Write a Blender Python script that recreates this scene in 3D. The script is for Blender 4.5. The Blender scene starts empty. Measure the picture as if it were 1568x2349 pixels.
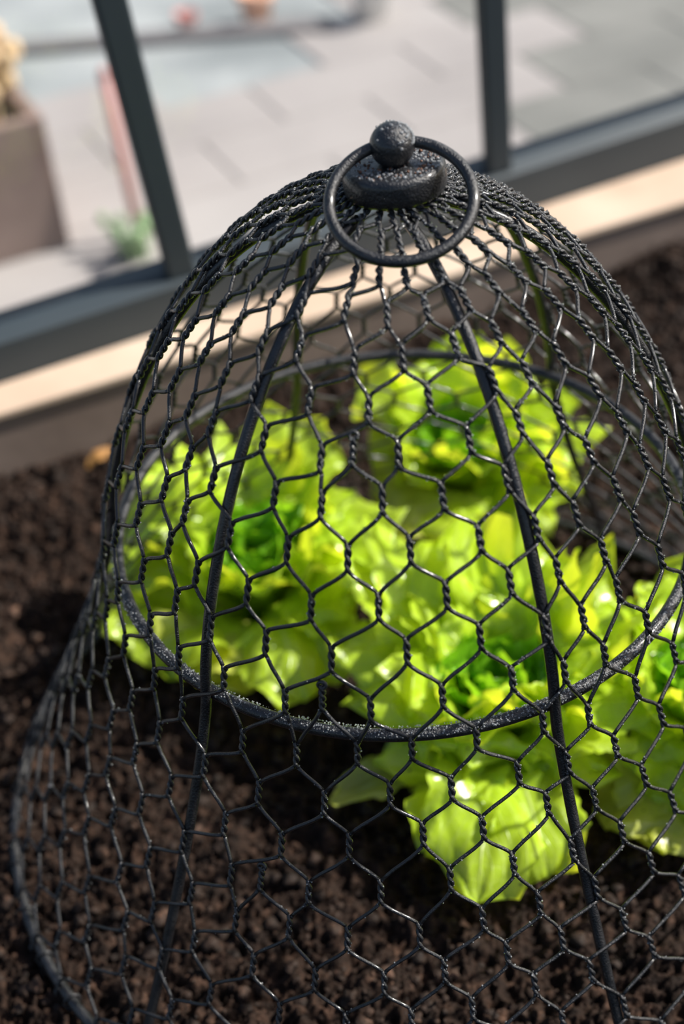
# A wire-netting garden cloche over young lettuces in a greenhouse bed.
import bpy, math, random
import numpy as np
from mathutils import Vector, Matrix, noise as mnoise

SC = bpy.context.scene
COL = SC.collection
K = 0.15            # radius of the cloche's middle hoop in metres; all tables below are in these radii

# ------------------------------------------------------------------ camera
cam_d = bpy.data.cameras.new('camera')
cam = bpy.data.objects.new('camera', cam_d)
COL.objects.link(cam)
SC.camera = cam
FW = Vector((-0.04099, 0.75854, -0.65034))
RT_ = Vector((0.99795, -0.00094, -0.06400))
UP = Vector((0.04916, 0.65163, 0.75695))
cam.matrix_world = Matrix(((RT_.x, UP.x, -FW.x, 0.0), (RT_.y, UP.y, -FW.y, -3.69816 * K),
                           (RT_.z, UP.z, -FW.z, 3.19230 * K), (0, 0, 0, 1)))
cam_d.sensor_fit = 'VERTICAL'
cam_d.sensor_height = 36.0
cam_d.lens = 3270.0 / 2349.0 * 36.0
cam_d.clip_start = 0.02
cam_d.clip_end = 100
cam_d.dof.use_dof = True
cam_d.dof.focus_distance = 4.24 * K
cam_d.dof.aperture_fstop = 4.1

# ------------------------------------------------------------------ light
w = bpy.data.worlds.new('sky'); SC.world = w
w.use_nodes = True
wn = w.node_tree.nodes; wl = w.node_tree.links
wn.clear()
wo = wn.new('ShaderNodeOutputWorld'); bg = wn.new('ShaderNodeBackground')
sky = wn.new('ShaderNodeTexSky')
sky.sky_type = 'NISHITA'
sky.sun_disc = False
SUN_DIR = Vector((0.826, 0.248, 0.80)).normalized()      # towards the sun: from the right, almost along the window wall
sky.sun_elevation = math.asin(SUN_DIR.z)
sky.sun_rotation = math.atan2(SUN_DIR.x, SUN_DIR.y)
sky.air_density = 1.0; sky.dust_density = 2.5; sky.ozone_density = 1.0
wl.new(sky.outputs[0], bg.inputs[0]); wl.new(bg.outputs[0], wo.inputs[0])
bg.inputs[1].default_value = 0.10
sd = bpy.data.lights.new('sun', 'SUN'); sd.energy = 5.6; sd.angle = math.radians(0.6)
sd.color = (1.0, 0.95, 0.87)
sun = bpy.data.objects.new('sun', sd); COL.objects.link(sun)
sun.rotation_euler = SUN_DIR.to_track_quat('Z', 'Y').to_euler()

SC.view_settings.view_transform = 'Standard'
SC.view_settings.look = 'None'
SC.view_settings.exposure = 0.40
SC.view_settings.gamma = 1.0
SC.view_settings.use_curve_mapping = False
SC.cycles.use_denoising = True
SC.cycles.max_bounces = 12
SC.cycles.transparent_max_bounces = 16

# ------------------------------------------------------------------ helpers
def tag(o, label=None, cat=None, group=None, kind=None):
    if label: o['label'] = label
    if cat: o['category'] = cat
    if group: o['group'] = group
    if kind: o['kind'] = kind
    return o

def empty(name, loc):
    o = bpy.data.objects.new(name, None); COL.objects.link(o)
    o.location = Vector(loc) * K; o.empty_display_size = 0.02
    return o

def mesh(name, V, Fc, mat, parent=None, smooth=True, uv=None, scale=K):
    """V in radii, in world axes; a child keeps its world place under an unrotated parent."""
    V = np.asarray(V, dtype=float) * scale
    if parent is not None:
        V = V - np.array(parent.location)
    me = bpy.data.meshes.new(name)
    me.from_pydata([tuple(v) for v in V], [], [tuple(f) for f in Fc])
    if smooth:
        me.polygons.foreach_set('use_smooth', [True] * len(me.polygons))
    if uv is not None:
        l = me.uv_layers.new(name='UVMap')
        vi = np.empty(len(me.loops), dtype=np.int32); me.loops.foreach_get('vertex_index', vi)
        l.data.foreach_set('uv', np.asarray(uv, dtype=np.float32)[vi].ravel())
    me.update()
    o = bpy.data.objects.new(name, me); COL.objects.link(o)
    if mat: me.materials.append(mat)
    if parent is not None: o.parent = parent
    return o

class MB:
    def __init__(s): s.V = []; s.F = []; s.n = 0
    def add(s, V, F):
        s.V.append(np.asarray(V, float)); s.F += [tuple(i + s.n for i in f) for f in F]; s.n += len(V)
    def tube(s, P, r, sides=8, closed=False, cap=True):
        P = np.asarray(P, float); n = len(P)
        rr = np.full(n, r) if np.isscalar(r) else np.asarray(r)
        if closed: T = np.roll(P, -1, 0) - np.roll(P, 1, 0)
        else:
            T = np.empty_like(P); T[1:-1] = P[2:] - P[:-2]; T[0] = P[1] - P[0]; T[-1] = P[-1] - P[-2]
        T /= np.linalg.norm(T, axis=1)[:, None] + 1e-12
        a = np.array([0, 0, 1.0]) if abs(T[0][2]) < .9 else np.array([1.0, 0, 0])
        N = np.cross(T[0], a); N /= np.linalg.norm(N)
        an = np.arange(sides) * 2 * np.pi / sides; V = []
        for i in range(n):
            N = N - T[i] * (N @ T[i]); N /= np.linalg.norm(N); B = np.cross(T[i], N)
            V.append(P[i] + rr[i] * (np.cos(an)[:, None] * N + np.sin(an)[:, None] * B))
        F = []
        for i in range(n if closed else n - 1):
            j = (i + 1) % n
            for k in range(sides):
                l = (k + 1) % sides
                F.append((i * sides + k, i * sides + l, j * sides + l, j * sides + k))
        if not closed and cap:
            F.append(tuple(range(sides))[::-1]); F.append(tuple((n - 1) * sides + k for k in range(sides)))
        s.add(np.vstack(V), F)
    def box(s, O, X, Y, Z):
        O, X, Y, Z = map(lambda q: np.asarray(q, float), (O, X, Y, Z))
        V = [O + a * X + b * Y + c * Z for c in (0, 1) for b in (0, 1) for a in (0, 1)]
        s.add(V, [(0, 2, 3, 1), (4, 5, 7, 6), (0, 1, 5, 4), (2, 6, 7, 3), (0, 4, 6, 2), (1, 3, 7, 5)])
    def build(s, name, mat, parent=None, smooth=True):
        return mesh(name, np.vstack(s.V), s.F, mat, parent, smooth)

def bevel(o, wdt, seg=3):
    m = o.modifiers.new('bevel', 'BEVEL'); m.width = wdt * K; m.segments = seg; m.limit_method = 'ANGLE'
    return o

# value noise for the soil
def vnoise(x, y, seed):
    xi = np.floor(x).astype(np.int64); yi = np.floor(y).astype(np.int64); xf = x - xi; yf = y - yi
    def h(a, b):
        n = (a * 374761393 + b * 668265263 + seed * 1442695041) & 0x7fffffff
        n = ((n ^ (n >> 13)) * 1274126177) & 0x7fffffff
        return ((n ^ (n >> 16)) & 0xffff) / 65535.0
    u = xf * xf * (3 - 2 * xf); v = yf * yf * (3 - 2 * yf)
    return (h(xi, yi) * (1 - u) + h(xi + 1, yi) * u) * (1 - v) + (h(xi, yi + 1) * (1 - u) + h(xi + 1, yi + 1) * u) * v

# ------------------------------------------------------------------ materials
def new_mat(name):
    m = bpy.data.materials.new(name); m.use_nodes = True
    nt = m.node_tree; b = nt.nodes['Principled BSDF']
    return m, nt, nt.nodes, nt.links, b

def ramp(N, stops):
    r = N.new('ShaderNodeValToRGB'); e = r.color_ramp.elements
    while len(e) < len(stops): e.new(0.5)
    for el, (p, c) in zip(e, stops):
        el.position = p; el.color = (*c, 1)
    return r

def noise_mat(name, stops, scale, rough=0.8, bump=0.3, bscale=None, dist=0.002, detail=6, metallic=0, spec=0.5, stretch=None):
    m, nt, N, L, b = new_mat(name)
    tc = N.new('ShaderNodeTexCoord'); src = tc.outputs['Object']
    if stretch:
        mp = N.new('ShaderNodeMapping'); mp.inputs['Scale'].default_value = stretch
        if len(stretch) == 3: L.new(src, mp.inputs[0]); src = mp.outputs[0]
    n = N.new('ShaderNodeTexNoise'); n.inputs['Scale'].default_value = scale; n.inputs['Detail'].default_value = detail
    L.new(src, n.inputs['Vector'])
    r = ramp(N, stops); L.new(n.outputs['Fac'], r.inputs[0]); L.new(r.outputs[0], b.inputs['Base Color'])
    b.inputs['Roughness'].default_value = rough; b.inputs['Metallic'].default_value = metallic
    b.inputs['Specular IOR Level'].default_value = spec
    if bump:
        n2 = N.new('ShaderNodeTexNoise'); n2.inputs['Scale'].default_value = bscale or scale * 4; n2.inputs['Detail'].default_value = 4
        L.new(src, n2.inputs['Vector'])
        bp = N.new('ShaderNodeBump'); bp.inputs['Strength'].default_value = bump; bp.inputs['Distance'].default_value = dist
        L.new(n2.outputs['Fac'], bp.inputs['Height']); L.new(bp.outputs[0], b.inputs['Normal'])
    return m

M = {}
def black_metal(name, bump, bscale, rough=0.34):
    m, nt, N, L, b = new_mat(name)
    tc = N.new('ShaderNodeTexCoord')
    n = N.new('ShaderNodeTexNoise'); n.inputs['Scale'].default_value = 160; n.inputs['Detail'].default_value = 5
    L.new(tc.outputs['Object'], n.inputs['Vector'])
    r = ramp(N, [(0.35, (0.006, 0.007, 0.009)), (0.7, (0.020, 0.020, 0.022))])
    L.new(n.outputs['Fac'], r.inputs[0]); L.new(r.outputs[0], b.inputs['Base Color'])
    rr = N.new('ShaderNodeMapRange'); rr.inputs[3].default_value = rough - .08; rr.inputs[4].default_value = rough + .18
    L.new(n.outputs['Fac'], rr.inputs[0]); L.new(rr.outputs[0], b.inputs['Roughness'])
    b.inputs['Specular IOR Level'].default_value = 0.5
    b.inputs['Coat Weight'].default_value = 0.4; b.inputs['Coat Roughness'].default_value = 0.10
    vo = N.new('ShaderNodeTexNoise'); vo.inputs['Scale'].default_value = bscale; vo.inputs['Detail'].default_value = 3
    L.new(tc.outputs['Object'], vo.inputs['Vector'])
    bp = N.new('ShaderNodeBump'); bp.inputs['Strength'].default_value = bump; bp.inputs['Distance'].default_value = 0.0006
    L.new(vo.outputs['Fac'], bp.inputs['Height']); L.new(bp.outputs[0], b.inputs['Normal'])
    return m
M['frame'] = black_metal('black_powder_coat', 0.9, 1300, 0.27)
M['wire'] = black_metal('black_coated_wire', 0.9, 1800, 0.25)
M['cap'] = black_metal('pitted_black_cap', 1.0, 1100, 0.26)

m, nt, N, L, b = new_mat('water'); M['water'] = m
b.inputs['Base Color'].default_value = (0.85, 0.88, 0.90, 1); b.inputs['Roughness'].default_value = 0.10
b.inputs['Transmission Weight'].default_value = 0.8; b.inputs['IOR'].default_value = 1.33

def leaf_mat(name, base, vein, trans, tw=0.50):
    m, nt, N, L, b = new_mat(name)
    out = N['Material Output']
    uv = N.new('ShaderNodeUVMap'); uv.uv_map = 'UVMap'
    sep = N.new('ShaderNodeSeparateXYZ'); L.new(uv.outputs[0], sep.inputs[0])
    def math_(op, a, b_=None, clamp=False):
        q = N.new('ShaderNodeMath'); q.operation = op; q.use_clamp = clamp
        for i, s in enumerate((a, b_)):
            if s is None: continue
            if isinstance(s, (int, float)): q.inputs[i].default_value = s
            else: L.new(s, q.inputs[i])
        return q.outputs[0]
    au = math_('ABSOLUTE', math_('SUBTRACT', sep.outputs[0], 0.5))          # 0 at the midrib .. 0.5 at the margin
    v = sep.outputs[1]
    rib = math_('SUBTRACT', 1.0, math_('DIVIDE', au, math_('MULTIPLY', math_('SUBTRACT', 1.08, v), 0.055)), True)
    # side veins fan outwards from the midrib
    ph = math_('SUBTRACT', math_('MULTIPLY', v, 9.0), math_('MULTIPLY', au, 9.0))
    tc = N.new('ShaderNodeTexCoord')
    nz = N.new('ShaderNodeTexNoise'); nz.inputs['Scale'].default_value = 35; L.new(tc.outputs['Object'], nz.inputs['Vector'])
    ph = math_('ADD', ph, math_('MULTIPLY', nz.outputs['Fac'], 1.1))
    fr = math_('ABSOLUTE', math_('SUBTRACT', math_('FRACT', ph), 0.5))
    side = math_('SUBTRACT', 1.0, math_('MULTIPLY', fr, 14.0), True)
    vo = N.new('ShaderNodeTexVoronoi'); vo.feature = 'DISTANCE_TO_EDGE'; vo.inputs['Scale'].default_value = 110
    L.new(tc.outputs['Object'], vo.inputs['Vector'])
    net = math_('SUBTRACT', 1.0, math_('MULTIPLY', vo.outputs['Distance'], 14.0), True)
    veins = math_('MAXIMUM', rib, math_('MAXIMUM', math_('MULTIPLY', side, 0.55), math_('MULTIPLY', net, 0.22)))
    n2 = N.new('ShaderNodeTexNoise'); n2.inputs['Scale'].default_value = 60; n2.inputs['Detail'].default_value = 4
    L.new(tc.outputs['Object'], n2.inputs['Vector'])
    r = ramp(N, [(0.3, tuple(c * 0.8 for c in base)), (0.7, tuple(min(1, c * 1.15) for c in base))])
    L.new(n2.outputs['Fac'], r.inputs[0])
    mx = N.new('ShaderNodeMix'); mx.data_type = 'RGBA'
    L.new(veins, mx.inputs[0]); L.new(r.outputs[0], mx.inputs[6]); mx.inputs[7].default_value = (*vein, 1)
    # tiny dark soil specks
    sp = N.new('ShaderNodeTexVoronoi'); sp.inputs['Scale'].default_value = 130; L.new(tc.outputs['Object'], sp.inputs['Vector'])
    gate = N.new('ShaderNodeTexNoise'); gate.inputs['Scale'].default_value = 28; L.new(tc.outputs['Object'], gate.inputs['Vector'])
    dot = math_('MULTIPLY', math_('LESS_THAN', sp.outputs['Distance'], 0.10), math_('GREATER_THAN', gate.outputs['Fac'], 0.56))
    m2 = N.new('ShaderNodeMix'); m2.data_type = 'RGBA'
    L.new(dot, m2.inputs[0]); L.new(mx.outputs[2], m2.inputs[6]); m2.inputs[7].default_value = (0.02, 0.013, 0.006, 1)
    L.new(m2.outputs[2], b.inputs['Base Color'])
    b.inputs['Roughness'].default_value = 0.3; b.inputs['Specular IOR Level'].default_value = 0.6
    b.inputs['Coat Weight'].default_value = 0.5; b.inputs['Coat Roughness'].default_value = 0.16
    bp = N.new('ShaderNodeBump'); bp.inputs['Strength'].default_value = 0.45; bp.inputs['Distance'].default_value = 0.0012
    hgt = math_('ADD', math_('MULTIPLY', veins, -0.8), n2.outputs['Fac'])
    L.new(hgt, bp.inputs['Height']); L.new(bp.outputs[0], b.inputs['Normal'])
    tr = N.new('ShaderNodeBsdfTranslucent'); 
    m3 = N.new('ShaderNodeMix'); m3.data_type = 'RGBA'
    L.new(veins, m3.inputs[0]); m3.inputs[6].default_value = (*trans, 1); m3.inputs[7].default_value = (trans[0] * .9, trans[1] * .92, trans[2], 1)
    m4 = N.new('ShaderNodeMix'); m4.data_type = 'RGBA'
    L.new(dot, m4.inputs[0]); L.new(m3.outputs[2], m4.inputs[6]); m4.inputs[7].default_value = (0.02, 0.013, 0.006, 1)
    L.new(m4.outputs[2], tr.inputs[0]); L.new(bp.outputs[0], tr.inputs['Normal'])
    ms = N.new('ShaderNodeMixShader'); ms.inputs[0].default_value = tw
    L.new(b.outputs[0], ms.inputs[1]); L.new(tr.outputs[0], ms.inputs[2]); L.new(ms.outputs[0], out.inputs[0])
    return m
M['leaf'] = leaf_mat('lettuce_leaf', (0.53, 0.76, 0.036), (0.72, 0.87, 0.24), (0.92, 0.98, 0.045))
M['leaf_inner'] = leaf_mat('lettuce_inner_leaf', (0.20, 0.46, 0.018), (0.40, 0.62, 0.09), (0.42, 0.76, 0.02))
M['leaf_pale'] = leaf_mat('lettuce_fading_leaf', (0.56, 0.62, 0.10), (0.66, 0.68, 0.28), (0.85, 0.90, 0.12))

M['soil'] = noise_mat('soil', [(0.3, (0.008, 0.0045, 0.003)), (0.55, (0.023, 0.012, 0.0075)), (0.8, (0.095, 0.052, 0.034))], 110, 0.8, 0.9, 500, 0.002, spec=0.2)
M['crumb'] = noise_mat('soil_crumb', [(0.35, (0.010, 0.0055, 0.0036)), (0.6, (0.033, 0.018, 0.0115)), (0.82, (0.19, 0.10, 0.062))], 80, 0.7, 0.9, 700, 0.001, spec=0.3)
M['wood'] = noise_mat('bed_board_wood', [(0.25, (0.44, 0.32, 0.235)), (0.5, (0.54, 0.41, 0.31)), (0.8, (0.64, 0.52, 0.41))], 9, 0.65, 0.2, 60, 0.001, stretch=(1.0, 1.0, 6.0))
M['board_face'] = noise_mat('bed_board_shaded', [(0.3, (0.19, 0.14, 0.115)), (0.7, (0.27, 0.205, 0.17))], 14, 0.75, 0.25, 80, 0.001)  # darker than the board's top to carry its shaded side
M['alu'] = noise_mat('slate_painted_aluminium', [(0.3, (0.026, 0.038, 0.047)), (0.7, (0.031, 0.044, 0.054))], 8, 0.5, 0.0)

m, nt, N, L, b = new_mat('greenhouse_glass'); M['glass'] = m
out = N['Material Output']; N.remove(b)
tp = N.new('ShaderNodeBsdfTransparent'); tp.inputs[0].default_value = (0.93, 0.955, 0.95, 1)
gl = N.new('ShaderNodeBsdfGlossy'); gl.inputs['Roughness'].default_value = 0.03
df = N.new('ShaderNodeBsdfDiffuse'); df.inputs[0].default_value = (0.75, 0.77, 0.78, 1)
fr = N.new('ShaderNodeFresnel'); fr.inputs[0].default_value = 1.5
m1 = N.new('ShaderNodeMixShader'); L.new(fr.outputs[0], m1.inputs[0]); L.new(tp.outputs[0], m1.inputs[1]); L.new(gl.outputs[0], m1.inputs[2])
m2 = N.new('ShaderNodeMixShader'); m2.inputs[0].default_value = 0.05
L.new(m1.outputs[0], m2.inputs[1]); L.new(df.outputs[0], m2.inputs[2]); L.new(m2.outputs[0], out.inputs[0])

# ------------------------------------------------------------------ greenhouse wall and the raised bed
ZS = -1.345                                    # soil level
WD = np.array([0.89331, 0.44944, 0.0])         # along the wall, left to right
WN = np.array([-0.44944, 0.89331, 0.0])        # outwards through the wall
W0 = np.array([-2.050, 2.001, 0.0])            # foot of the bed board at the left edge of the photo
UZ = np.array([0, 0, 1.0])
def wp(t, d, z): return W0 + WD * t + WN * d + UZ * z
T0, T1 = -2.6, 7.6
def wq(t, d, z): return wp(t, d - .11 + .042 * t, z)      # the window wall stands a little askew to the board
def ztop(t): return -0.962 - 0.0195 * t        # the board runs very slightly out of level

# the bed's edge: one board, shade put into its face colour, pale top strip
brd = empty('bed_edging_board', wp(2.0, 0.15, ZS))
tag(brd, 'long brown board with a pale sunlit top edge closing the soil bed below the window', 'board')
bb = MB(); V = []
for t in (T0, T1):
    V += [wp(t, 0.02, -2.2), wp(t, 0.02, ztop(t) - .045), wq(t, 0.34, ztop(t) - .045), wq(t, 0.34, -2.2)]
bb.add(V, [(0, 4, 5, 1), (1, 5, 6, 2), (2, 6, 7, 3), (3, 7, 4, 0), (0, 1, 2, 3), (7, 6, 5, 4)])
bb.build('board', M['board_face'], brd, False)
bc = MB(); V = []
for t in (T0, T1):
    V += [wp(t, 0.0, ztop(t) - .045), wp(t, 0.0, ztop(t)), wq(t, 0.36, ztop(t)), wq(t, 0.36, ztop(t) - .045)]
bc.add(V, [(0, 4, 5, 1), (1, 5, 6, 2), (2, 6, 7, 3), (3, 7, 4, 0), (0, 1, 2, 3), (7, 6, 5, 4)])
tag(bevel(bc.build('board_top', M['wood'], brd, False), .012), 'pale sunlit top of the board')

# window: bottom rail, three mullions, panes between them
win = empty('window_1', wp(2.5, 0.45, -0.7)); win['kind'] = 'structure'
ra = MB()
ZR = -0.742
def zr(t): return ZR - .008 * t
V = []
for t in (T0, T1):
    V += [wq(t, .365, -2.2), wq(t, .365, zr(t)), wq(t, .47, zr(t) + .035), wq(t, .62, zr(t) + .035), wq(t, .62, -2.2)]
ra.add(V, [(0, 5, 6, 1), (1, 6, 7, 2), (2, 7, 8, 3), (3, 8, 9, 4), (0, 1, 2, 3, 4), (9, 8, 7, 6, 5)])
bevel(ra.build('window_frame', M['alu'], win, False), .012)
def tline(p):                                  # distance along the wall of a plan point
    return float((np.array([p[0], p[1], 0]) - W0) @ WD)
mull = [(-2.0, -2.0, .14), (tline((-1.127, 2.828)) + .055, tline((-1.192, 2.80)) - .01, .165), (tline((.631, 3.713)) + .105, tline((.590, 3.69)) + .075, .165), (6.6, 6.55, .15)]
for tb, tt, wdt in mull:
    mm = MB(); zb, zt = ZR - .02, 4.2
    dt = (tt - tb) / 1.5 * (zt - zb)
    mm.box(wq(tb - wdt / 2, .40, zb), WD * wdt, WN * .08, UZ * (zt - zb) + WD * dt)
    bevel(mm.build('mullion', M['alu'], win, False), .02)
tr = MB(); tr.box(wq(T0, .36, 4.2), wq(T1, .36, 4.2) - wq(T0, .36, 4.2), WN * .26, UZ * .35); tr.build('window_frame', M['alu'], win, False)
for i in range(3):
    tb0, tt0, _ = mull[i]; tb1, tt1, _ = mull[i + 1]
    g = MB(); zb, zt = ZR - .02, 4.21
    a0 = tb0 + (tt0 - tb0) / 1.5 * (zt - zb); a1 = tb1 + (tt1 - tb1) / 1.5 * (zt - zb)
    V = [wq(tb0, .50, zb), wq(tb1, .50, zb), wq(a1, .50, zt), wq(a0, .50, zt)]
    V += [v + WN * .024 for v in V]
    g.add(V[:4], [(0, 1, 2, 3)])
    g.build('pane', M['glass'], win, False)

# ------------------------------------------------------------------ soil
def soil_h(x, y):
    h = (vnoise(x * 2.2, y * 2.2, 1) - .5) * .11
    h += (vnoise(x * 7, y * 7, 2) - .5) * .07
    a = 1 - np.abs(2 * vnoise(x * 17, y * 17, 3) - 1); h += (a - .5) * .060
    a = 1 - np.abs(2 * vnoise(x * 38, y * 38, 4) - 1); h += (a - .5) * .042
    h += (vnoise(x * 75, y * 75, 5) - .5) * .030
    return ZS - .02 + h
nx, ny = 820, 720
S1 = np.linspace(-2.0, 6.6, nx); S2 = np.linspace(-4.2, .03, ny)
tt, dd = np.meshgrid(S1, S2)
P = W0[None, None] + WD * tt[..., None] + WN * dd[..., None]
Hs = soil_h(P[..., 0], P[..., 1])
P[..., 2] = Hs
idx = np.arange(nx * ny).reshape(ny, nx)
F = np.stack([idx[:-1, :-1], idx[:-1, 1:], idx[1:, 1:], idx[1:, :-1]], -1).reshape(-1, 4)
so = mesh('soil_bed', P.reshape(-1, 3), F.tolist(), M['soil'])
tag(so, 'dark brown crumbly compost filling the raised bed', 'soil', kind='stuff')

rng = np.random.RandomState(7)
random.seed(5)
ICO_V, ICO_F = [], []
t_ = (1 + 5 ** .5) / 2
ICO_V = np.array([(-1, t_, 0), (1, t_, 0), (-1, -t_, 0), (1, -t_, 0), (0, -1, t_), (0, 1, t_), (0, -1, -t_), (0, 1, -t_), (t_, 0, -1), (t_, 0, 1), (-t_, 0, -1), (-t_, 0, 1)]) / 1.902
ICO_F = [(0, 11, 5), (0, 5, 1), (0, 1, 7), (0, 7, 10), (0, 10, 11), (1, 5, 9), (5, 11, 4), (11, 10, 2), (10, 7, 6), (7, 1, 8), (3, 9, 4), (3, 4, 2), (3, 2, 6), (3, 6, 8), (3, 8, 9), (4, 9, 5), (2, 4, 11), (6, 2, 10), (8, 6, 7), (9, 8, 1)]
def subdiv(V, F):
    V = [np.array(v) for v in V]; c = {}; O = []
    def mid(a, b):
        k = (min(a, b), max(a, b))
        if k not in c:
            m_ = V[a] + V[b]; V.append(m_ / np.linalg.norm(m_)); c[k] = len(V) - 1
        return c[k]
    for a, b_, d in F:
        x, y, z = mid(a, b_), mid(b_, d), mid(d, a)
        O += [(a, x, z), (b_, y, x), (d, z, y), (x, y, z)]
    return np.array(V), O
IC2_V, IC2_F = subdiv(ICO_V, ICO_F)
cr = MB()
NC = 16000
ct = rng.uniform(-1.2, 5.6, NC); cd = -rng.uniform(0.02, 3.9, NC)
cp = W0 + WD * ct[:, None] + WN * cd[:, None]
ch = soil_h(cp[:, 0], cp[:, 1])
cs = .006 + .026 * rng.rand(NC) ** 4
ncl = vnoise(cp[:, 0] * 3.1, cp[:, 1] * 3.1, 11)
for i in range(NC):
    if rng.rand() > .25 + ncl[i]: continue
    BV, BF = (IC2_V, IC2_F) if cs[i] > .016 else (ICO_V, ICO_F)
    s = cs[i] * (1 + .26 * rng.randn(len(BV), 1))
    R_ = Matrix.Rotation(rng.rand() * 6.28, 3, 'Z') @ Matrix.Rotation(rng.rand() * 6.28, 3, 'X')
    V = (BV * s) @ np.array(R_).T * np.array([1, 1, .8])
    cr.add(V + np.array([cp[i, 0], cp[i, 1], ch[i] + cs[i] * .2]), BF)
cro = cr.build('soil_crumbs', M['crumb'], None)
tag(cro, 'loose lumps and crumbs scattered over the compost', 'soil', kind='stuff')

# ------------------------------------------------------------------ the cloche
PR = np.array([0.018, 0.1888, 0.2334, 0.2771, 0.32, 0.362, 0.4031, 0.4433, 0.4825, 0.5207, 0.5578, 0.5939, 0.6287, 0.6624, 0.6948, 0.7259, 0.7556, 0.784, 0.8109, 0.8363, 0.8602, 0.8825, 0.9032, 0.9223, 0.9397, 0.9554, 0.9694, 0.9817, 0.9922, 1.001, 1.0079, 1.0131, 1.0164, 1.0179, 1.0303, 1.0554, 1.0842, 1.1154, 1.1484, 1.183, 1.2189, 1.256, 1.2942, 1.3333, 1.3732, 1.414, 1.4555, 1.4977, 1.5405, 1.584])
PZ = np.array([1.2266, 1.2045, 1.1903, 1.1729, 1.1523, 1.1288, 1.1023, 1.073, 1.0411, 1.0066, 0.9697, 0.9306, 0.8895, 0.8465, 0.8019, 0.7559, 0.7087, 0.6605, 0.6116, 0.5622, 0.5126, 0.463, 0.4138, 0.3652, 0.3174, 0.2711, 0.2269, 0.1846, 0.1447, 0.1076, 0.0738, 0.0441, 0.0196, 0.0026, -0.0538, -0.1345, -0.2152, -0.296, -0.3767, -0.4574, -0.5381, -0.6188, -0.6996, -0.7803, -0.861, -0.9417, -1.0224, -1.1031, -1.1839, -1.2646])
PR = np.r_[PR, 1.6207]; PZ = np.r_[PZ, -1.3318]
SL = 3.1567
_d = np.r_[0, np.cumsum(np.hypot(np.diff(PR), np.diff(PZ)))]; SA = _d / _d[-1] * SL
def surf(phi, s, off=0.0):
    s = np.asarray(s, float)
    r = np.interp(s, SA, PR) + off; z = np.interp(s, SA, PZ)
    z = z + off * np.clip(1 - s / 1.6, 0, 1)
    a = np.asarray(phi, float) - np.pi / 2
    return np.stack([r * np.cos(a), r * np.sin(a), z], -1)

clo = empty('garden_cloche', (0, 0, -1.332))
tag(clo, 'black bell-shaped garden cloche of hexagonal wire netting with ring handle, over lettuces', 'cloche')

# ribs: six rods running from the cap to the base hoop, under the netting
RIB_AZ = [-2.2294, -1.1344, -3.2043, -0.0344, 1.9561, 0.9249]
ss = np.linspace(.13, SL, 70)
for a in RIB_AZ:
    q = MB(); q.tube(surf(np.full(70, a + np.pi / 2), ss, -.018), .0175, 12)
    q.build('rib', M['frame'], clo)
th = np.linspace(0, 2 * np.pi, 161)[:-1]
q = MB(); wob = .004 * np.sin(3 * th + 1)
q.tube(np.stack([(.972 + wob) * np.cos(th), (.972 + wob) * np.sin(th), 0 * th - .005 + .004 * np.cos(2 * th)], 1), .0205, 14, True)
q.build('middle_hoop', M['frame'], clo)
q = MB(); q.tube(np.stack([1.597 * np.cos(th), 1.597 * np.sin(th), 0 * th - 1.325], 1), .022, 14, True)
q.build('base_hoop', M['frame'], clo)

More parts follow.
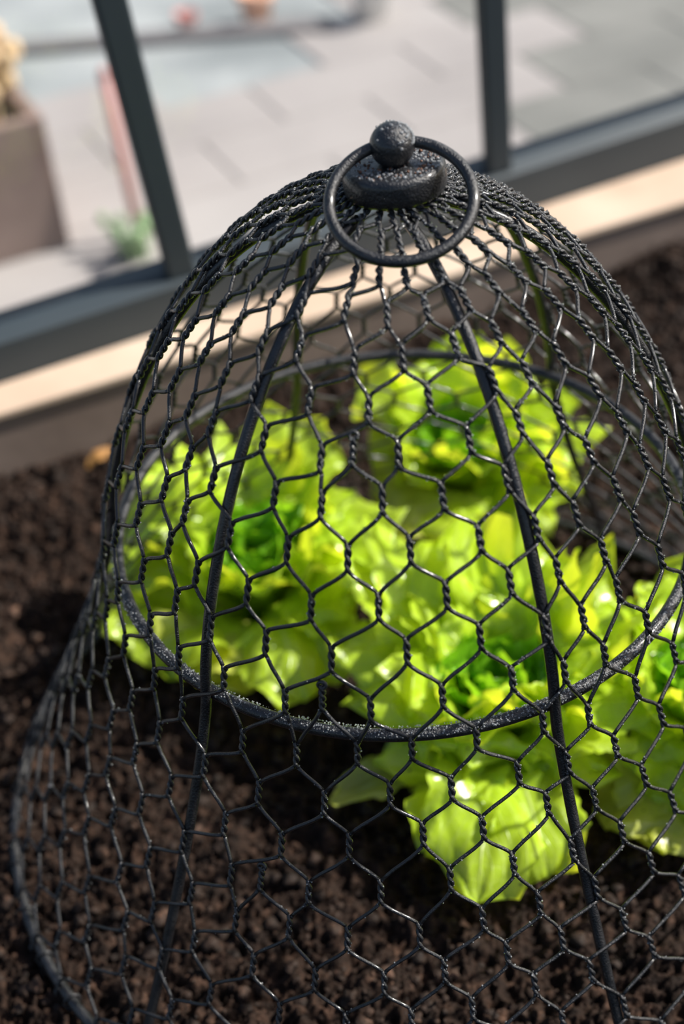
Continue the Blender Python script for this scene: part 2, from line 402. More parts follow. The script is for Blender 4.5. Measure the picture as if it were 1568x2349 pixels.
# netting: measured twist centres (column, row, angle round the dome, distance down from the crown)
RT="0,0,-0.179,1.106 1,1,-0.081,1.243 2,2,-0.001,1.379 3,3,0.094,1.530 1,3,-0.112,1.567 0,2,-0.225,1.412 2,0,0.026,1.082 3,1,0.129,1.222 4,2,0.219,1.362 5,3,0.301,1.519 4,0,0.259,1.079 5,1,0.335,1.222 6,2,0.426,1.393 7,1,0.501,1.240 8,2,0.555,1.409 7,3,0.466,1.555 9,3,0.610,1.567 10,2,0.704,1.393 11,3,0.797,1.565 10,4,0.720,1.761 12,4,0.914,1.773 8,4,0.534,1.750 6,4,0.384,1.705 4,4,0.184,1.698 2,4,-0.000,1.709 0,4,-0.155,1.729 7,5,0.443,1.874 5,5,0.294,1.851 3,5,0.103,1.858 1,5,-0.066,1.866 -1,5,-0.249,1.915 9,5,0.603,1.904 11,5,0.791,1.918 6,6,0.363,1.984 8,6,0.502,2.034 10,6,0.673,2.060 4,6,0.178,2.006 2,6,0.018,2.003 0,6,-0.179,2.049 11,7,0.742,2.217 7,7,0.409,2.170 5,7,0.247,2.150 3,7,0.081,2.163 1,7,-0.097,2.198 9,7,0.560,2.192 10,8,0.621,2.352 8,8,0.452,2.328 6,8,0.298,2.305 1,-1,-0.062,0.942 3,-1,0.152,0.945 5,-1,0.395,0.938 6,0,0.460,1.097 8,0,0.619,1.109 7,-1,0.569,0.969 9,-1,0.762,0.972 10,0,0.819,1.117 9,1,0.683,1.255 0,-2,-0.174,0.814 2,-2,0.002,0.819 4,-2,0.286,0.808 6,-2,0.509,0.806 8,-2,0.696,0.839 10,-2,0.932,0.834 3,-3,0.150,0.679 5,-3,0.459,0.672 7,-3,0.634,0.690 1,-3,-0.117,0.699 4,-4,0.329,0.552 6,-4,0.576,0.556 8,-4,0.793,0.570 9,-3,0.847,0.694 10,-4,1.035,0.568 5,-5,0.491,0.439 7,-5,0.729,0.429 9,-5,0.955,0.447 11,-5,1.187,0.460 2,-4,0.049,0.563 1,-5,-0.023,0.443 3,-5,0.225,0.434 0,-6,-0.080,0.322 2,-6,0.129,0.336 4,-6,0.416,0.336 1,-7,0.134,0.221 0,-8,0.115,0.121 9,9,0.505,2.479 11,9,0.688,2.496 10,10,0.558,2.622 7,9,0.339,2.449 6,10,0.256,2.575 8,10,0.394,2.595 9,11,0.453,2.765 -1,7,-0.282,2.231 -2,8,-0.326,2.367 0,8,-0.179,2.369 2,8,-0.004,2.346 4,8,0.153,2.313 -1,9,-0.254,2.530 1,9,-0.091,2.513 3,9,0.050,2.474 5,9,0.202,2.445 -2,10,-0.333,2.680 0,10,-0.179,2.669 2,10,-0.031,2.639 4,10,0.107,2.613"
LT="-1,-1,-0.280,0.966 -2,-2,-0.299,0.840 -1,1,-0.292,1.262 -2,0,-0.386,1.109 -3,-1,-0.460,0.965 -4,-2,-0.553,0.823 -3,1,-0.510,1.263 -4,0,-0.608,1.118 -5,-1,-0.730,0.989 -6,-2,-0.820,0.846 -2,2,-0.433,1.402 -4,2,-0.631,1.425 -5,1,-0.714,1.278 -6,0,-0.819,1.123 -7,-1,-0.875,0.975 -7,1,-0.858,1.247 -6,2,-0.784,1.405 -5,3,-0.751,1.589 -3,3,-0.570,1.573 -1,3,-0.365,1.579 -4,4,-0.733,1.774 -2,4,-0.505,1.778 -6,4,-0.868,1.749 -7,3,-0.896,1.554 -8,4,-1.057,1.758 -3,5,-0.626,1.926 -5,5,-0.817,1.922 -7,5,-0.967,1.909 -1,5,-0.443,1.937 -2,6,-0.536,2.091 -4,6,-0.736,2.072 -6,6,-0.897,2.069 0,6,-0.364,2.090 0,4,-0.334,1.767 -1,7,-0.498,2.256 -3,7,-0.658,2.230 -5,7,-0.828,2.216 -7,7,-1.004,2.219 -2,8,-0.604,2.389 -4,8,-0.760,2.369 -6,8,-0.922,2.355 0,8,-0.468,2.404 -1,9,-0.573,2.550 -3,9,-0.707,2.542 -5,9,-0.844,2.511 1,9,-0.409,2.537 -2,10,-0.655,2.683 0,10,-0.506,2.703 -4,10,-0.784,2.651 -3,11,-0.756,2.805 -9,5,-1.149,1.933 -8,6,-1.047,2.060 -8,8,-1.082,2.377 -7,9,-1.021,2.501 -6,10,-0.946,2.675 -5,11,-0.894,2.830 -4,-4,-0.503,0.559 -2,-4,-0.199,0.572 -3,-5,-0.289,0.429 -5,-5,-0.591,0.444 -4,-6,-0.283,0.318 -6,-6,-0.658,0.325 -7,-5,-0.806,0.448 -6,-4,-0.728,0.577 -8,-6,-0.887,0.321 -3,-3,-0.384,0.692 -5,-3,-0.666,0.701 -8,-4,-0.950,0.570 -7,-3,-0.858,0.707 -9,-3,-1.047,0.698 -8,-2,-0.976,0.846 -10,-2,-1.155,0.830"
def parse(t): return np.array([[float(v) for v in e.split(',')] for e in t.split()])
RT, LT = parse(RT), parse(LT)
def band(r): return -2 if r <= -2 else 0 if r <= 3 else 2 if r <= 7 else 4
R0, R1 = -8, 13
rows = list(range(R0, R1 + 1))
srow = lambda r: np.interp(r, [-8, -6, -4, -2, 0, 2, 4, 6, 8, 10, 12, 13], [.125, .33, .565, .83, 1.11, 1.41, 1.745, 2.06, 2.37, 2.675, 2.96, 3.09])
phR = lambda r: np.interp(r, [-8, -6, -4, -2, 0, 2, 5, 9, 13], [1.5, 1.40, 1.27, 1.14, 1.0, .93, .89, .76, .70])
phL = lambda r: np.interp(r, [-8, -4, 0, 5, 9, 13], [-1.15, -1.2, -1.2, -1.27, -1.25, -1.2])
NCOL = 60
class TPS:
    def __init__(s, X, Y):
        s.X = X; n = len(X)
        d = np.linalg.norm(X[:, None] - X[None], axis=2)
        A = np.zeros((n + 3, n + 3)); A[:n, :n] = s.k(d) + np.eye(n) * .02
        A[:n, n:] = np.c_[np.ones(n), X]; A[n:, :n] = A[:n, n:].T
        s.w = np.linalg.solve(A, np.r_[Y, np.zeros((3, Y.shape[1]))])
    def k(s, d): return np.where(d > 0, d * d * np.log(d + 1e-9), 0)
    def __call__(s, x):
        d = np.linalg.norm(np.asarray(x)[None] - s.X, axis=1)
        return s.k(d) @ s.w[:-3] + np.r_[1, x] @ s.w[-3:]
def anchors(side):
    o = []
    for r in rows:
        if side > 0:
            for c in range(14, 33, 3): o.append((c, r, phR(r) + (np.pi - phR(r)) * (c - 12) / 20.0, srow(r)))
        else:
            for c in range(-13, -29, -3): o.append((c, r, phL(r) + (-np.pi - phL(r)) * (c + 10) / -18.0, srow(r)))
    return o
def fit(side):
    D = []
    for c, r, a, s in RT:
        if side > 0: D.append((c, r, a, s))
        elif c + band(r) <= 5: D.append((c + band(r), r, a, s))
    for c, r, a, s in LT:
        if side < 0: D.append((c, r, a, s))
        elif c - band(r) >= -5: D.append((c - band(r), r, a, s))
    D = np.array(D + anchors(side))
    return TPS(D[:, :2], D[:, 2:])
fR, fL = fit(1), fit(-1)
exR = {(int(c), int(r)): (a, s) for c, r, a, s in RT}; exL = {(int(c), int(r)): (a, s) for c, r, a, s in LT}
def clamp(v): return (float(v[0]), float(min(max(v[1], .07), SL - .035)))
ROW = {}
for r in rows:
    odd = r % 2
    if r <= -3: cl, crr = (-3, 1) if odd else (-2, 2)
    elif r == -2: cl, crr = -2, 2
    elif r <= 3: cl, crr = (-1, 1) if odd else (-2, 0)
    elif r <= 7: cl, crr = (-1, -1) if odd else (0, 0)
    else: cl, crr = (1, -1) if odd else (0, -2)
    row = []
    for c in range(-27 if odd else -28, cl + 1, 2):
        row.append(('L', c, clamp(exL.get((c, r), None) or fL((c, r)))))
    for c in range(crr, 32, 2):
        if (c % 2) != odd: continue
        row.append(('R', c, clamp(exR.get((c, r), None) or fR((c, r)))))
    ROW[r] = row
DART = {-2: (0, (-.174, .814)), 3: (1, (-.2523, 1.543)), 7: (1, (-.4123, 2.229))}
net = MB()
WR = 0.0063
HL = lambda r: float(np.interp(r, [-8, -4, 2, 13], [.040, .040, .044, .042]))
LIFT = 0.004
def ends(pt, r):
    """crossing points at the top and bottom of one twist: left/right strand ends"""
    a, s = pt; h = HL(r); rad = max(.06, float(np.interp(s, SA, PR))); da = WR / rad
    return {'TL': (a - da, s - h), 'TR': (a + da, s - h), 'BL': (a - da, s + h), 'BR': (a + da, s + h)}
def edge(p, q):
    (a0, s0), (a1, s1) = p, q
    if a1 - a0 > np.pi: a1 -= 2 * np.pi
    if a0 - a1 > np.pi: a1 += 2 * np.pi
    t = np.linspace(0, 1, 7); e = t * t * (3 - 2 * t)
    # leave the twist along its own direction, then bend across
    tb = .78 * t + .22 * e; ta = t - .05 * np.sin(2 * np.pi * t)
    P = surf(a0 + (a1 - a0) * ta, np.minimum(s0 + (s1 - s0) * tb, SL - .005), LIFT)
    net.tube(P, WR, 6)
def twist(pt, r, half=3):
    a, s = pt; h = HL(r); n = 18
    t = np.linspace(0, 1, n); rad = max(.06, float(np.interp(s, SA, PR)))
    base = surf(np.full(n, a), s - h + 2 * h * t, LIFT)
    e1 = surf(a + .01, s) - surf(a - .01, s); e1 /= np.linalg.norm(e1)
    tg = base[-1] - base[0]; tg /= np.linalg.norm(tg); e2 = np.cross(e1, tg); e2 /= np.linalg.norm(e2)
    for k in (0, 1):
        al = np.pi * k + np.pi * half * t
        net.tube(base + WR * .86 * (np.cos(al)[:, None] * e1 + np.sin(al)[:, None] * e2), WR, 6)
for r in rows:
    for sd_, c, pt in ROW[r]: twist(pt, r)
for r in rows[:-1]:
    off = band(r + 1)
    up = {}; dn = {}
    for sd_, c, pt in ROW[r]: up[c + (off if sd_ == 'R' else 0)] = pt
    if r in DART: up[DART[r][0]] = DART[r][1]
    for sd_, c, pt in ROW[r + 1]: dn[c + (off if sd_ == 'R' else 0)] = pt
    per = NCOL + off
    for u, pt in up.items():
        e = ends(pt, r)
        for dlt, k0, k1 in ((-1, 'BL', 'TR'), (1, 'BR', 'TL')):
            v = u + dlt
            if v not in dn: v = v - per if v > 0 else v + per
            if v not in dn: continue
            edge(e[k0], ends(dn[v], r + 1)[k1])
    if (r + 1) in DART:       # an extra twist hooked on to the middle of a wire: the joins seen in the netting
        pass
for r, (u, pt) in DART.items():
    twist(pt, r, 4)
    a, s = pt; tl = np.linspace(0, 2 * np.pi, 13)[:-1]; rad = float(np.interp(s, SA, PR))
    net.tube(surf(a + .012 / rad * np.cos(tl), s - HL(r) - .004 + .010 * np.sin(tl), LIFT + .004), WR * .95, 6, True)
# loops of wire turned round the base hoop
for k in range(46):
    a = k * 2 * np.pi / 46 - np.pi; tl = np.linspace(0, 2 * np.pi, 11)[:-1]
    cdir = np.array([math.cos(a), math.sin(a), 0]); tan = np.array([-math.sin(a), math.cos(a), 0])
    P = 1.597 * cdir + np.array([0, 0, -1.325]) + .029 * (np.cos(tl)[:, None] * cdir + np.sin(tl)[:, None] * UZ) + tan * (np.linspace(-.012, .012, 10)[:, None])
    net.tube(P, WR, 6, True)
no = net.build('wire_netting', M['wire'], clo)

# cap, ball and ring handle
M['rust'] = noise_mat('soil_specks', [(0.3, (0.05, 0.02, 0.01)), (0.7, (0.20, 0.08, 0.035))], 300, .6, 0)
CAPX, CAPZ = .032, 1.225
tilt = Matrix.Rotation(math.radians(-3.0), 3, 'Y') @ Matrix.Rotation(math.radians(-4), 3, 'X')
tiltn = np.array(tilt)
def lathe(prof, n=64):
    a = np.arange(n) * 2 * np.pi / n; V = []; F = []
    for r, z in prof: V.append(np.stack([r * np.cos(a), r * np.sin(a), 0 * a + z], 1))
    m_ = len(prof)
    for i in range(m_ - 1):
        for k in range(n):
            l = (k + 1) % n; F.append((i * n + k, i * n + l, (i + 1) * n + l, (i + 1) * n + k))
    return np.vstack(V), F
prof = [(.001, 0), (.120, 0), (.142, .004), (.148, .012), (.1495, .030), (.1495, .060), (.147, .074), (.141, .082), (.131, .085), (.05, .087), (.030, .090), (.024, .098), (.022, .12), (.001, .12)]
V, F = lathe(prof)
q = MB(); q.add(V @ tiltn.T + np.array([CAPX, 0, CAPZ]), F)
q.build('cap', M['cap'], clo)
BALL = np.array([CAPX - .005, 0.0, CAPZ + .141])
pr = [(max(.0005, .0645 * math.sin(t)), -.0645 * math.cos(t)) for t in np.linspace(0, math.pi, 40)]
V, F = lathe(pr, 56)
q = MB(); q.add(V @ tiltn.T + BALL, F); q.build('ball_finial', M['cap'], clo)
# ring: hangs through the ball and leans forward over the cap's edge
RA = np.array([.031, .005, CAPZ + .146]); RB = np.array([.0565, -.338, 1.1905])
ctr = (RA + RB) / 2; ax1 = (RB - RA) / 2; rr_ = np.linalg.norm(ax1); ax1 /= rr_
lat_ = np.array([1.0, .03, .05]); lat_ -= ax1 * (lat_ @ ax1); lat_ /= np.linalg.norm(lat_)
tr_ = np.linspace(0, 2 * np.pi, 97)[:-1]
q = MB(); q.tube(ctr + rr_ * np.cos(tr_)[:, None] * ax1 + .199 * np.sin(tr_)[:, None] * lat_, .0168, 16, True)
q.build('ring_handle', M['frame'], clo)
# beads of dew standing on the cap and the ball
dw = MB()
def bead(p, s, nrm):
    dw.add(IC2_V * s + p, IC2_F)
for i in range(620):
    a = rng.rand() * 6.283; r_ = .138 * math.sqrt(rng.rand())
    if rng.rand() < .35 and math.cos(a - .6) < 0: continue
    p = np.array([r_ * math.cos(a), r_ * math.sin(a), .086]) @ tiltn.T + np.array([CAPX, 0, CAPZ])
    bead(p, .0016 + .0036 * rng.rand() ** 2, UZ)
for i in range(260):
    d = rng.randn(3); d[2] = abs(d[2]) + .35; d[0] += 1.1; d[1] += .5; d /= np.linalg.norm(d)
    bead(BALL + d * .0645, .0015 + .0038 * rng.rand() ** 2, d)
# grains of soil splashed on to the cap
sg = MB()
for i in range(110):
    a = rng.rand() * 6.283; r_ = .13 * math.sqrt(rng.rand())
    p = np.array([r_ * math.cos(a), r_ * math.sin(a), .087]) @ tiltn.T + np.array([CAPX, 0, CAPZ])
    sg.add(ICO_V * (.002 + .004 * rng.rand() ** 2) * (1 + .2 * rng.randn(12, 1)) + p, ICO_F)
g_ = sg.build('soil_specks', M['rust'], clo); g_['kind'] = 'stuff'; g_['label'] = 'reddish brown soil grains on the cap'
d_ = dw.build('dew_drops', M['water'], clo); d_['kind'] = 'stuff'
# finer beads on the upper side of the wires, ribs and hoops, thickest on the right
dw = MB()
NV = np.vstack(net.V)
pick = NV[rng.choice(len(NV), 26000, replace=False)]
for p in pick:
    if p[1] > .9: continue
    if rng.rand() > .22 + .38 * (p[0] > .05) + .15 * (p[2] > .6): continue
    dw.add(ICO_V * (.0017 + .0024 * rng.rand() ** 2) + p, ICO_F)
for i in range(2300):
    a = rng.uniform(-np.pi, 0.3); b_ = rng.uniform(.15, 2.6)
    e_r = np.array([math.cos(a), math.sin(a), 0])
    p = .972 * e_r + np.array([0, 0, -.004]) + .0205 * (math.cos(b_) * e_r + math.sin(b_) * UZ)
    dw.add(ICO_V * (.0013 + .0026 * rng.rand() ** 2) + p, ICO_F)
d2 = dw.build('dew_film', M['water'], clo); d2['kind'] = 'stuff'

# ------------------------------------------------------------------ lettuces
HEADS = {
'A': ((-0.630, 0.850), [
  (-1.380,0.774,-1.220,0.20,0.10,0.10,1),
  (-1.221,1.178,-0.980,0.42,0.20,0.30,0),
  (-1.220,0.875,-1.060,0.40,0.10,0.28,0),
  (-1.107,0.419,-1.140,0.46,0.10,0.26,0),
  (-0.920,0.352,-1.160,0.34,0.10,0.24,1),
  (-0.451,1.408,-0.720,0.48,0.25,0.20,0),
  (-0.634,1.387,-0.780,0.36,0.20,0.20,0),
  (-0.956,1.292,-0.860,0.50,0.20,0.26,0),
  (-0.768,1.250,-0.800,0.46,0.30,0.20,0),
  (-0.119,0.830,-0.960,0.50,0.10,0.34,0),
  (-0.144,0.625,-1.020,0.44,0.05,0.32,0),
  (-0.438,1.175,-0.860,0.40,0.20,0.24,0),
  (-0.248,1.023,-0.920,0.46,0.20,0.28,0),
  (-0.212,0.539,-1.060,0.40,0.00,0.30,0),
  (-0.419,0.149,-1.100,0.36,-0.30,0.34,0),
  (-0.282,0.305,-1.150,0.34,-0.10,0.30,0),
  (-0.690,0.338,-1.240,0.36,0.10,0.16,1),
  (-0.838,0.378,-1.220,0.30,0.10,0.16,1),
 ]),
'B': ((0.300, 1.560), [
  (-0.190,1.823,-0.860,0.30,0.30,0.20,0),
  (-0.090,1.535,-1.050,0.30,0.10,0.25,0),
  (0.118,1.810,-0.680,0.50,0.30,0.15,0),
  (0.342,1.792,-0.620,0.50,0.30,0.12,0),
  (0.573,1.664,-0.680,0.50,0.30,0.15,0),
  (0.759,1.514,-0.780,0.46,0.20,0.20,0),
  (0.864,1.368,-0.900,0.42,0.10,0.26,0),
  (0.755,1.249,-1.000,0.42,0.00,0.30,0),
  (0.622,1.082,-1.080,0.42,-0.10,0.32,0),
  (0.400,0.989,-1.100,0.50,-0.10,0.36,0),
  (-0.041,1.160,-1.120,0.40,0.00,0.30,1),
  (0.156,1.131,-1.120,0.46,-0.10,0.36,1),
 ]),
'C': ((0.340, 0.050), [
  (0.043,0.753,-0.800,0.46,0.30,0.24,0),
  (-0.101,0.587,-0.860,0.40,0.20,0.26,0),
  (0.243,0.600,-0.760,0.46,0.30,0.20,0),
  (0.456,0.598,-0.760,0.44,0.30,0.20,0),
  (0.643,0.533,-0.760,0.46,0.30,0.20,0),
  (0.872,0.398,-0.840,0.50,0.20,0.24,0),
  (0.919,0.027,-1.000,0.46,0.10,0.30,0),
  (0.731,-0.229,-1.120,0.40,-0.10,0.32,0),
  (0.643,-0.130,-1.080,0.34,-0.10,0.30,0),
  (0.477,-0.683,-1.220,0.29,-0.10,0.34,0),
  (0.208,-0.721,-1.220,0.36,0.05,0.36,0),
  (0.083,-0.571,-1.220,0.27,0.05,0.32,0),
  (-0.295,-0.285,-1.220,0.17,0.20,0.16,1),
  (0.016,-0.228,-1.260,0.22,0.10,0.10,1),
  (-0.204,0.111,-1.020,0.34,0.00,0.26,0),
  (-0.217,0.317,-0.960,0.38,0.10,0.28,0),
  (-0.127,-0.174,-1.080,0.36,-0.20,0.30,0),
  (-0.059,0.060,-0.800,0.40,-0.30,0.20,0),
  (-0.134,-0.094,-0.920,0.42,-0.25,0.26,0),
  (0.029,-0.146,-0.920,0.42,-0.30,0.26,0),
  (0.694,0.097,-0.840,0.44,0.10,0.24,0),
  (0.819,-0.148,-1.020,0.40,0.00,0.28,0),
  (0.119,0.264,-0.780,0.30,-0.30,0.20,0),
  (0.388,-0.137,-0.760,0.28,-0.40,0.18,0),
  (0.233,-0.276,-0.980,0.36,-0.30,0.26,0),
 ]),
'D': ((1.140, -0.020), [
  (1.049,0.428,-0.820,0.42,0.20,0.24,0),
  (1.203,0.434,-0.800,0.46,0.20,0.24,0),
  (0.894,0.285,-0.900,0.40,0.10,0.26,0),
  (0.841,0.009,-1.000,0.40,0.00,0.28,0),
  (0.873,-0.253,-1.100,0.42,-0.10,0.30,0),
  (0.744,-0.415,-1.250,0.40,0.10,0.16,1),
  (0.921,-0.524,-1.260,0.40,0.10,0.16,1),
  (1.101,-0.470,-1.200,0.46,0.00,0.26,0),
  (1.311,-0.256,-1.100,0.46,0.00,0.30,0),
  (1.459,0.086,-1.000,0.46,0.10,0.30,0),
  (1.404,0.349,-0.900,0.46,0.10,0.30,0),
 ]),

}
def leaf(name, root, base, tip, wid, cup, arch, mat, seed, ruf=.070, fine=.009, base_w=.34, nu=34, nv=34, twist_=0.0):
    rg = np.random.RandomState(seed)
    P0 = np.array(base, float); P2 = np.array(tip, float)
    hd = P2 - P0; hh = hd * np.array([1, 1, 0]); Lh = np.linalg.norm(hh) + 1e-6; out = hh / Lh
    P1 = P0 + out * Lh * .42 + UZ * (max(P2[2] - P0[2], 0.05) * .75 + arch)
    t = np.linspace(0, 1, nv)
    C = ((1 - t) ** 2)[:, None] * P0 + (2 * t * (1 - t))[:, None] * P1 + (t ** 2)[:, None] * P2
    T = 2 * (1 - t)[:, None] * (P1 - P0) + 2 * t[:, None] * (P2 - P1); T /= np.linalg.norm(T, axis=1)[:, None]
    Ws = np.cross(UZ, out); Ws = Ws * math.cos(twist_) + UZ * math.sin(twist_)
    Nn = np.cross(T, Ws); Nn /= np.linalg.norm(Nn, axis=1)[:, None]
    if (Nn[0] @ out) > 0: Nn = -Nn                       # towards the heart / the sky
    Wv = np.cross(Nn, T)
    L = np.linalg.norm(np.diff(C, axis=0), axis=1).sum()
    k = np.clip(t / .62, 0, 1); wv = base_w + (1 - base_w) * (k * k * (3 - 2 * k))
    e_ = np.clip((t - .60) / .40, 0, 1); wv = wv * np.sqrt(np.clip(1 - e_ ** 3.2, 0.0004, 1)) * wid * .5
    u = np.linspace(-1, 1, nu); u = np.sign(u) * (1 - (1 - np.abs(u)) ** 1.25)
    U, Tt = np.meshgrid(u, t); W_ = wv[:, None] * U
    e = (np.abs(U) ** 5 + e_[:, None] ** 5) ** .2
    ang = np.arctan2(W_, (Tt - .45) * L + 1e-6)
    ph = rg.rand(6) * 6.28; n1 = rg.choice([4, 5, 6]); n2 = rg.choice([11, 13]); n3 = rg.choice([23, 27])
    grow = np.clip(Tt * 2.2 - .25, 0, 1)
    rad = np.clip(e, 0, 1.05)
    ruff = ruf * wid / .42 * grow * (rad ** 2.4 * np.sin(n1 * ang + ph[0]) + .38 * rad ** 4 * np.sin(n2 * ang + ph[1] + 1.2 * np.sin(2 * ang + ph[4])))
    ruff += fine * grow * rad ** 8 * np.sin(n3 * ang + ph[2])
    bl = (vnoise(U * 4 + 50 + seed * 3.1, Tt * 7 + 9, seed) - .5) * .034 + (vnoise(U * 9 + 50, Tt * 15 + 9 + seed, seed + 5) - .5) * .014
    cupd = cup * wid * (U ** 2) * wv[:, None] / (wid * .5) * .9
    rib = -.012 * np.exp(-(U * wv[:, None] / .012) ** 2) * (1 - Tt)
    scal = 1 + rad ** 6 * (.05 * np.sin(n2 * 1.6 * ang + ph[3]) + .035 * np.sin(n3 * 1.9 * ang + ph[5]))
    Vp = C[:, None] + Wv[:, None] * (W_ * scal)[..., None] * (1 - .12 * np.abs(cup)) + Nn[:, None] * (ruff + bl * grow + cupd + rib)[..., None] \
        + T[:, None] * (rad ** 6 * e_[:, None] * .022 * np.sin(n2 * 1.3 * ang + ph[3]) + .25 * ruff * (rad > .6))[..., None]
    # keep everything above the ground
    Vp[..., 2] = np.maximum(Vp[..., 2], ZS + .012)
    ii = np.arange(nu * nv).reshape(nv, nu)
    F = np.stack([ii[:-1, :-1], ii[:-1, 1:], ii[1:, 1:], ii[1:, :-1]], -1).reshape(-1, 4)
    uv = np.stack([(U * .5 + .5), Tt], -1).reshape(-1, 2)
    o = mesh(name, Vp.reshape(-1, 3), F.tolist(), mat, root, True, uv)
    return o
HL_LABEL = {
 'A': 'young green lettuce on the left of the cloche, beside the left front rib',
 'B': 'blurred lettuce at the back of the cloche, nearest the wooden board',
 'C': 'largest lettuce, front right, with a broad leaf drooping towards the camera',
 'D': 'yellow-green lettuce cut off by the right edge of the photo'}
for hi, (hk, (bxy, LV)) in enumerate(HEADS.items()):
    root = empty('lettuce', (bxy[0], bxy[1], ZS))
    tag(root, HL_LABEL[hk], 'lettuce', 'lettuces under the cloche')
    bx, by = bxy
    rg = np.random.RandomState(40 + hi)
    for i, (x, y, z, wd_, cu, ar, kd) in enumerate(LV):
        d = np.array([x - bx, y - by]); d /= np.linalg.norm(d) + 1e-6
        lf = leaf('leaf', root, (bx + d[0] * .05, by + d[1] * .05, ZS + .03), (x, y, z), wd_ * 1.25, cu, ar,
                  M['leaf_pale'] if kd == 1 else M['leaf'], 100 * hi + i, twist_=rg.uniform(-.12, .12))
        if kd == 1: lf['label'] = 'paler fading outer leaf'
    # inner whorls
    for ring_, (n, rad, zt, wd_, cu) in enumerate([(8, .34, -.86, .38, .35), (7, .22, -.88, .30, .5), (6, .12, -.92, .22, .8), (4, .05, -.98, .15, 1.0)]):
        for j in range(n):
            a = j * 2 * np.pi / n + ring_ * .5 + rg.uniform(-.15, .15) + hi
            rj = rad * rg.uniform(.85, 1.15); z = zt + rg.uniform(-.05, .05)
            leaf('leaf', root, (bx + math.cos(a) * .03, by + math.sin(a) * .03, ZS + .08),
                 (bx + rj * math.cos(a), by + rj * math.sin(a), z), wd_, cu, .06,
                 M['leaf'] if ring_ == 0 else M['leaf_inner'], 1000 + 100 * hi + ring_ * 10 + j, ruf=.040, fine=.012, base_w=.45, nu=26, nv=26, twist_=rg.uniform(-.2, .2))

# small fallen leaf on the soil at the left
P_ = np.array([-1.73, 2.02])
lf = leaf('fallen_leaf', None, (-1.60, 2.02, ZS + .01), (-1.48, 2.10, ZS + .05), .09, .2, .03,
          noise_mat('dry_leaf', [(0.3, (.28, .13, .03)), (.7, (.50, .27, .08))], 60, .6, .3), 77, ruf=.01, fine=.003, nu=12, nv=12)
tag(lf, 'small ochre dry leaf scrap lying on the soil by the board at left', 'leaf')

# ------------------------------------------------------------------ outside, beyond the glass
ZG = -3.4
M['paving'] = noise_mat('concrete_paving', [(0.25, (0.30, 0.272, 0.268)), (0.55, (0.385, 0.35, 0.342)), (0.8, (0.46, 0.43, 0.42))], 3.0, .85, .2, 60, .002)
M['gravel'] = noise_mat('pale_gravel', [(0.35, (0.22, 0.24, 0.25)), (0.65, (0.46, 0.475, 0.48))], 3.2, .9, .5, 90, .004)
M['paving_grey'] = noise_mat('grey_slab', [(0.3, (0.155, 0.155, 0.145)), (0.7, (0.24, 0.235, 0.22))], 6.0, .9, .4, 80, .004)  # greyer, darker slabs laid towards the right
M['dark'] = noise_mat('dark_kerb', [(0.3, (0.16, 0.15, 0.155)), (0.7, (0.23, 0.21, 0.215))], 6.0, .8, .3, 60, .002)
def slab(t0, t1, d0, d1, z, th_, mat, name):
    q = MB(); q.box(wp(t0, d0, z - th_), WD * (t1 - t0), WN * (d1 - d0), UZ * th_)
    return bevel(q.build(name, mat, None, False), .02)
g = slab(-25, 30, .62, 60, ZG - .03, .3, M['gravel'], 'outdoor_gravel'); g['kind'] = 'structure'
# path of large slabs, laid flat beside the greenhouse
k = 0
for di in range(14):
    for tj in range(-3, 9):
        d0 = .9 + di * 1.02; t0 = tj * 1.9 + (di % 2) * .95 - 1.0
        c_ = wp(t0 + 1.9, d0 + 1.05, 0)
        if c_[1] > 12.2 and c_[0] < 0.6: continue
        s_ = slab(t0, t0 + 1.885, d0, d0 + 1.005, ZG, .14, M['paving_grey'] if t0 > 3.2 + .515 * d0 else M['paving'], 'paving_slab')
        s_['kind'] = 'structure'
q = MB(); q.box((-9, 12.35, ZG - .12), (8.5, .3, 0), (0, .30, 0), UZ * .20)
kb = bevel(q.build('kerb', M['dark'], None, False), .04); kb['kind'] = 'structure'

# things standing outside
def at_out(t, d): return wp(t, d, ZG)
def tof(x, y):
    v = np.array([x, y, 0]) - W0; return float(v @ WD), float(v @ WN)
M['planter'] = noise_mat('brown_planter', [(0.3, (0.20, 0.135, 0.115)), (0.7, (0.29, 0.205, 0.175))], 10, .8, .2, 60, .002)
M['straw'] = noise_mat('dry_stems', [(0.3, (0.55, 0.36, 0.20)), (0.7, (0.80, 0.60, 0.38))], 12, .8, 0)
M['clay'] = noise_mat('terracotta', [(0.3, (0.80, 0.42, 0.28)), (0.7, (0.90, 0.52, 0.36))], 12, .8, .1, 60, .002)
M['red'] = noise_mat('red_paint', [(0.3, (0.55, 0.22, 0.20)), (0.7, (0.62, 0.27, 0.24))], 12, .5, 0)
M['white'] = noise_mat('white_glaze', [(0.3, (0.72, 0.73, 0.72)), (0.7, (0.80, 0.81, 0.80))], 8, .3, 0)
M['grass'] = noise_mat('outdoor_grass', [(0.3, (0.22, 0.34, 0.17)), (0.7, (0.34, 0.46, 0.26))], 30, .7, 0)

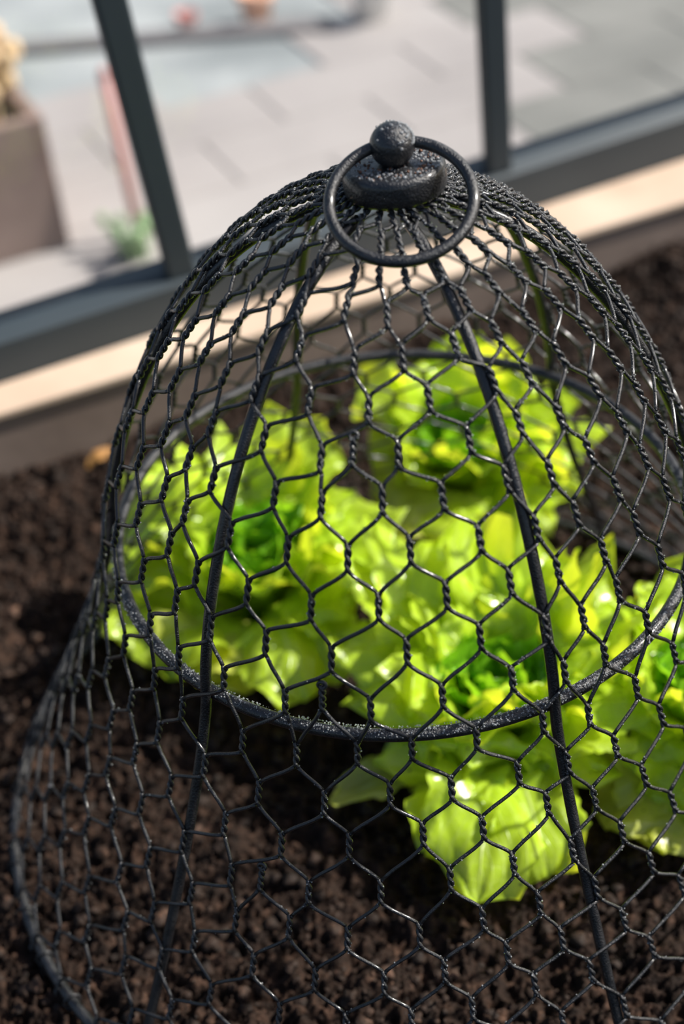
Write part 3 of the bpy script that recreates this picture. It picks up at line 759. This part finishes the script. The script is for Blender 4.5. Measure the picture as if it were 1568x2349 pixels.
def out_box(name, x0, y0, w_, dp, h_, mat, rim=None):
    """a hollow planter standing on the paving, its near right corner at x0, y0"""
    t0, d0 = tof(x0, y0)
    root = empty(name, wp(t0 - w_ / 2, d0 + dp / 2, ZG))
    th_ = .12
    for nm, a in (('front_panel', (t0 - w_, d0, w_, th_)), ('back_panel', (t0 - w_, d0 + dp - th_, w_, th_)),
                  ('side_panel', (t0 - w_, d0 + th_, th_, dp - 2 * th_)), ('side_panel', (t0 - th_, d0 + th_, th_, dp - 2 * th_))):
        q = MB(); q.box(wp(a[0], a[1], ZG), WD * a[2], WN * a[3], UZ * h_)
        bevel(q.build(nm, mat, root, False), .02)
    q = MB(); q.box(wp(t0 - w_ + th_, d0 + th_, ZG + .05), WD * (w_ - 2 * th_), WN * (dp - 2 * th_), UZ * (h_ - .25))
    q.build('earth', M['soil'], root, False)
    return root, t0, d0
root, t0, d0 = out_box('wooden_planter', -2.94, 8.0, 2.6, 1.6, 1.28, M['planter'])
tag(root, 'blurred brown wooden planter outside the glass at far left', 'planter')
def tuft(name, cx, cy, z, rad, h_, n, mat, lab, cat, seed, wid=.03, spread=.6):
    rg = np.random.RandomState(seed); q = MB()
    for i in range(n):
        a = rg.rand() * 6.283; r0 = rad * math.sqrt(rg.rand()); hh = h_ * rg.uniform(.5, 1)
        b0 = np.array([cx + r0 * math.cos(a), cy + r0 * math.sin(a), z])
        ln = spread * rg.rand() * hh
        t = np.linspace(0, 1, 6)[:, None]
        P = b0 + UZ * hh * t + np.array([math.cos(a), math.sin(a), 0]) * ln * t ** 2
        q.tube(P, np.linspace(wid, wid * .3, 6), 5)
        if rg.rand() < .6:
            q.add(IC2_V * np.array([wid * 2.2, wid * 2.2, wid * 3]) + P[-1], IC2_F)
    o = q.build(name, mat, None)
    tag(o, lab, cat)
    return o
c = wp(t0 - .85, d0 + .75, 0)
tuft('dry_plant', c[0], c[1], ZG + 1.05, .62, .72, 190, M['straw'], 'sunlit dry straw-coloured plant standing in the brown planter outside', 'plant', 3, .035)
tuft('grass_tuft', -2.30, 7.75, ZG, .13, .36, 36, M['grass'], 'small green grass tuft outside beside the left mullion', 'grass', 4, .022)
# red garden stake behind the left mullion
q = MB(); q.tube([np.array([-2.30, 8.05, ZG]), np.array([-2.40, 8.25, ZG + 1.5])], .045, 10)
q.tube([np.array([-2.40, 8.25, ZG + 1.5]), np.array([-2.404, 8.258, ZG + 1.58])], [.06, .02], 10)
tag(q.build('garden_stake', M['red'], None), 'slim red garden stake seen outside along the left mullion', 'stake')
def pot(name, x, y, s, mat, lab):
    pr = [(.001, 0), (.30, 0), (.40, .62), (.46, .64), (.47, .80), (.42, .82), (.39, .80), (.37, .66), (.001, .62)]
    V, F = lathe([(a * s, b * s) for a, b in pr], 32)
    q = MB(); q.add(V + np.array([x, y, ZG - .03]), F)
    tag(q.build(name, mat, None), lab, 'pot')
pot('flower_pot', -1.42, 13.1, .5, M['clay'], 'orange terracotta flower pot outside near the top edge')
pot('flower_pot', -.06, 13.0, .6, M['white'], 'white glazed flower pot outside near the top edge')
pot('flower_pot', -2.25, 12.95, .3, M['red'], 'small red flower pot outside near the top edge, left of the orange one')
